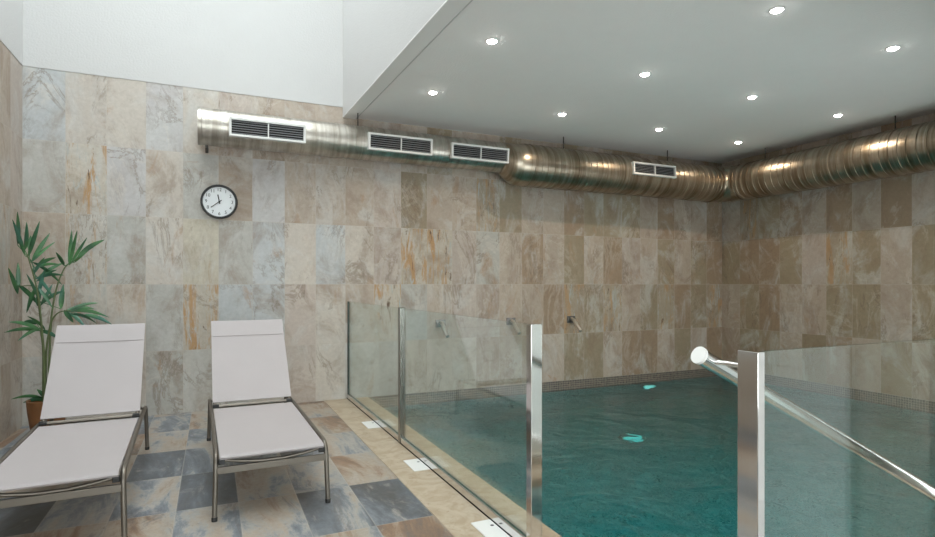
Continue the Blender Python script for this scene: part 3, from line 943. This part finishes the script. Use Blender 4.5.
LV = (-1.30, 1.40, -1.345, 1.66, -1.26, 1.36, -1.165, 1.585, -1.25, 1.30, -1.05, 1.33, -1.235, 1.24, -1.10, 1.07, -1.24, 1.22, -1.04, 1.25, -1.02, 1.33, -.955, 1.60, -.99, 1.35, -.85, 1.50, -1.21, 1.06, -1.27, 1.26, -1.20, 1.03, -1.06, 1.13, -1.03, .97, -.83, 1.03, -1.02, .96, -.90, .84, -1.20, .83, -1.38, .90, -1.20, .82, -1.08, .76, -1.24, 1.15, -1.30, .96, -1.349, 1.479, -1.324, 1.723,-1.306, 1.442, -1.287, 1.656,-1.275, 1.427, -1.269, 1.558,-1.281, 1.389, -1.194, 1.661,-1.263, 1.343, -1.124, 1.516,-1.25, 1.351, -1.066, 1.175,-1.225, 1.228, -1.066, 1.354,-1.238, 1.198, -1.079, 1.292,-1.238, 1.305, -1.092, 1.385,-1.027, 1.339, -1.021, 1.614,-1.047, 1.323, -1.079, 1.424,-1.001, 1.355, -0.909, 1.555,-0.962, 1.395, -0.781, 1.535,-0.929, 1.428, -0.808, 1.526,-1.079, 0.987, -1.079, 1.182,-1.343, 1.152, -1.367, 1.349,-1.349, 1.106, -1.385, 1.303,-1.337, 1.175, -1.219, 0.998,-1.231, 1.013, -1.219, 1.182,-1.206, 1.013, -1.143, 1.182,-1.206, 1.151, -1.111, 0.996,-1.047, 0.979, -0.995, 0.876,-1.04, 0.979, -0.869, 0.983,-1.027, 0.971, -0.767, 0.909,-1.001, 0.947, -0.815, 0.871,-0.935, 0.937, -0.733, 0.852,-1.206, 0.82, -1.41, 0.82,-1.231, 0.875, -1.318, 0.893,-1.206, 0.843, -1.343, 0.749,-1.168, 0.827, -1.275, 0.937,-1.187, 0.302, -1.361, 0.324,-1.181, 0.286, -1.324, 0.268,-1.175, 0.301, -1.244, 0.361,-1.244, 1.259, -1.156, 1.384,-1.219, 1.09, -1.162, 1.306)
leaves = [LV[i:i + 4] for i in range(0, len(LV), 4)]
NE = 14
NODES = [(-1.275, 1.38, [0, 1, 2, 3, 4, 8], [0, 1]), (-1.235, 1.25, [5, 6, 7, 33], [2, 3, 4]), (-1.0, 1.35, [9, 10, 11, 12, 13], [5, 6]), (-1.215, 1.05, [18, 19, 20, 34, 14], [7, 8, 13]), (-1.34, 1.15, [15, 16, 17], []), (-1.03, .97, [21, 22, 23, 24, 25], [9, 10]), (-1.2, .83, [26, 27, 28, 29], [11, 12]), (-1.185, .29, [30, 31, 32], [])]
for nx_, nz_, ids, more in NODES:
    bm = bmesh.new()
    for li in [q + NE for q in ids] + more:
        x0, z0, x1, z1 = leaves[li]
        li -= NE
        dy = rnd.uniform(-.12, .10); oy = rnd.uniform(-.03, .03)
        a = Vector((x0 - PX, oy, z0)); b = Vector((x1 - PX, oy + dy, z1))
        L = (b - a).length; ax = (b - a).normalized()
        side = ax.cross(Vector((0, -1, 0)))
        side = side.normalized() if side.length > .1 else Vector((1, 0, 0))
        side = (Matrix.Rotation(rnd.uniform(-.7, .7), 3, ax) @ side)
        nr_ = ax.cross(side).normalized()
        wd = (.0135 if li not in (0, 1, 12, 14, 21) else .020) * rnd.uniform(.85, 1.15)
        prev = None; n = 9
        tube(bm, [Vector((nx_ - PX, oy * .3, nz_)), a], .003, 5)
        for k in range(n + 1):
            s = k / n
            w_ = wd * (math.sin(PI * (s ** .75)) ** .8 if 0 < s < 1 else 0) + .0012
            c = a + ax * L * s + Vector((0, 0, 1)) * (.10 * L * math.sin(PI * s)) * (abs(ax.x)) 
            v = [bm.verts.new(c - side * w_ + nr_ * w_ * .35), bm.verts.new(c), bm.verts.new(c + side * w_ + nr_ * w_ * .35)]
            if prev:
                bm.faces.new((prev[0], prev[1], v[1], v[0])); bm.faces.new((prev[1], prev[2], v[2], v[1]))
            prev = v
    obj('frond', bm, M['leaf'], pp, 60)

# ---------------------------------------------------------------- white covers on the coping
for y, lab in ((4.60, 'white rectangular cover plate in the travertine edge, farthest of three, near the back wall'),
               (3.455, 'white rectangular cover plate in the travertine edge, middle of three, right of the lounger'),
               (2.385, 'white rectangular cover plate in the travertine edge, nearest of three, at the bottom edge')):
    t = thing('cover_plate', lab, 'cover plate', (1.208, y, .004), 0, 'cover plates along the pool edge')
    bm = bmesh.new(); box(bm, (-.052, -.115, 0), (.052, .115, .006), .002); obj('plate', bm, M['cover'], t)
    bm = bmesh.new(); lathe(bm, [(0, .0065), (.007, .0068), (.009, .0060), (0, .0060)], (.030, .045, 0), seg=14); obj('lift_hole', bm, M['black'], t)

# ---------------------------------------------------------------- underwater lamps
def pool_lamp(loc, rot, lab):
    t = thing('underwater_lamp', lab, 'pool light', loc); t.rotation_euler = rot
    bm = bmesh.new(); lathe(bm, [(.10, 0), (.135, 0), (.135, .012), (.125, .02), (.10, .018)], close=True, seg=32); obj('trim_ring', bm, M['chrome'], t, 40)
    bm = bmesh.new(); lathe(bm, [(0, .022), (.06, .021), (.0995, .014), (.0995, 0), (0, 0)], seg=32); obj('lens', bm, M['poollens'], t, 40)
pool_lamp((3.98, 4.6, ZP), (0, 0, 0), 'round lamp glowing under water in the middle of the pool')
pool_lamp((5.25, YB, -.42), (R(90), 0, 0), 'round lamp glowing just under the waterline on the back wall')

# ---------------------------------------------------------------- light
wd = bpy.data.worlds.new('overcast_sky'); SC.world = wd; wd.use_nodes = True
nt = wd.node_tree
for n in list(nt.nodes): nt.nodes.remove(n)
out = nt.nodes.new('ShaderNodeOutputWorld'); bg = nt.nodes.new('ShaderNodeBackground')
bg.inputs[0].default_value = (.95, .975, 1.0, 1); bg.inputs[1].default_value = 3.2
nt.links.new(bg.outputs[0], out.inputs[0])
pl_ = bpy.data.lights.new('skylight_portal', 'AREA'); pl_.shape = 'RECTANGLE'; pl_.size = XE - XL; pl_.size_y = YB - YF
pl_.cycles.is_portal = True
po = bpy.data.objects.new('skylight_portal', pl_); COL.objects.link(po); po.location = ((XE + XL) / 2, (YB + YF) / 2, ZS - .08)

pf = bpy.data.lights.new('added_window_portal', 'AREA'); pf.shape = 'RECTANGLE'; pf.size = WX1 - WX0; pf.size_y = WZ1 - WZ0  # this and the next portals serve the added fill windows
pf.cycles.is_portal = True
po = bpy.data.objects.new('added_window_portal', pf); COL.objects.link(po); po.location = ((WX0 + WX1) / 2, -2.59, (WZ0 + WZ1) / 2); po.rotation_euler = (R(90), 0, 0)
pn = bpy.data.lights.new('added_window_portal', 'AREA'); pn.shape = 'RECTANGLE'; pn.size = NX1 - NX0; pn.size_y = NZ1 - NZ0
pn.cycles.is_portal = True
po = bpy.data.objects.new('added_window_portal', pn); COL.objects.link(po); po.location = ((NX0 + NX1) / 2, 1.035, (NZ0 + NZ1) / 2); po.rotation_euler = (R(90), 0, 0)
pv = bpy.data.lights.new('added_window_portal', 'AREA'); pv.shape = 'RECTANGLE'; pv.size = VY1 - VY0; pv.size_y = VZ1 - VZ0
pv.cycles.is_portal = True
po = bpy.data.objects.new('added_window_portal', pv); COL.objects.link(po); po.location = (XL + .005, (VY0 + VY1) / 2, (VZ0 + VZ1) / 2); po.rotation_euler = (R(90), 0, R(-90))
# ---------------------------------------------------------------- camera
cam = bpy.data.cameras.new('camera'); co = bpy.data.objects.new('camera', cam); COL.objects.link(co)
co.location = (0, 0, 1.18); co.rotation_euler = (R(90), 0, -math.atan(255.5 / 561))
cam.sensor_width = 36; cam.lens = 561 / 935 * 36; cam.shift_y = 15.8 / 935; cam.clip_start = .05
SC.camera = co
SC.view_settings.view_transform = 'Standard'; SC.view_settings.look = 'None'; SC.view_settings.gamma = 1; SC.view_settings.use_curve_mapping = False
SC.view_settings.exposure = 1.08
SC.cycles.max_bounces = 14; SC.cycles.diffuse_bounces = 5; SC.cycles.glossy_bounces = 5; SC.cycles.transmission_bounces = 8; SC.cycles.transparent_max_bounces = 16
SC.cycles.sample_clamp_indirect = 6.0; SC.cycles.blur_glossy = .6
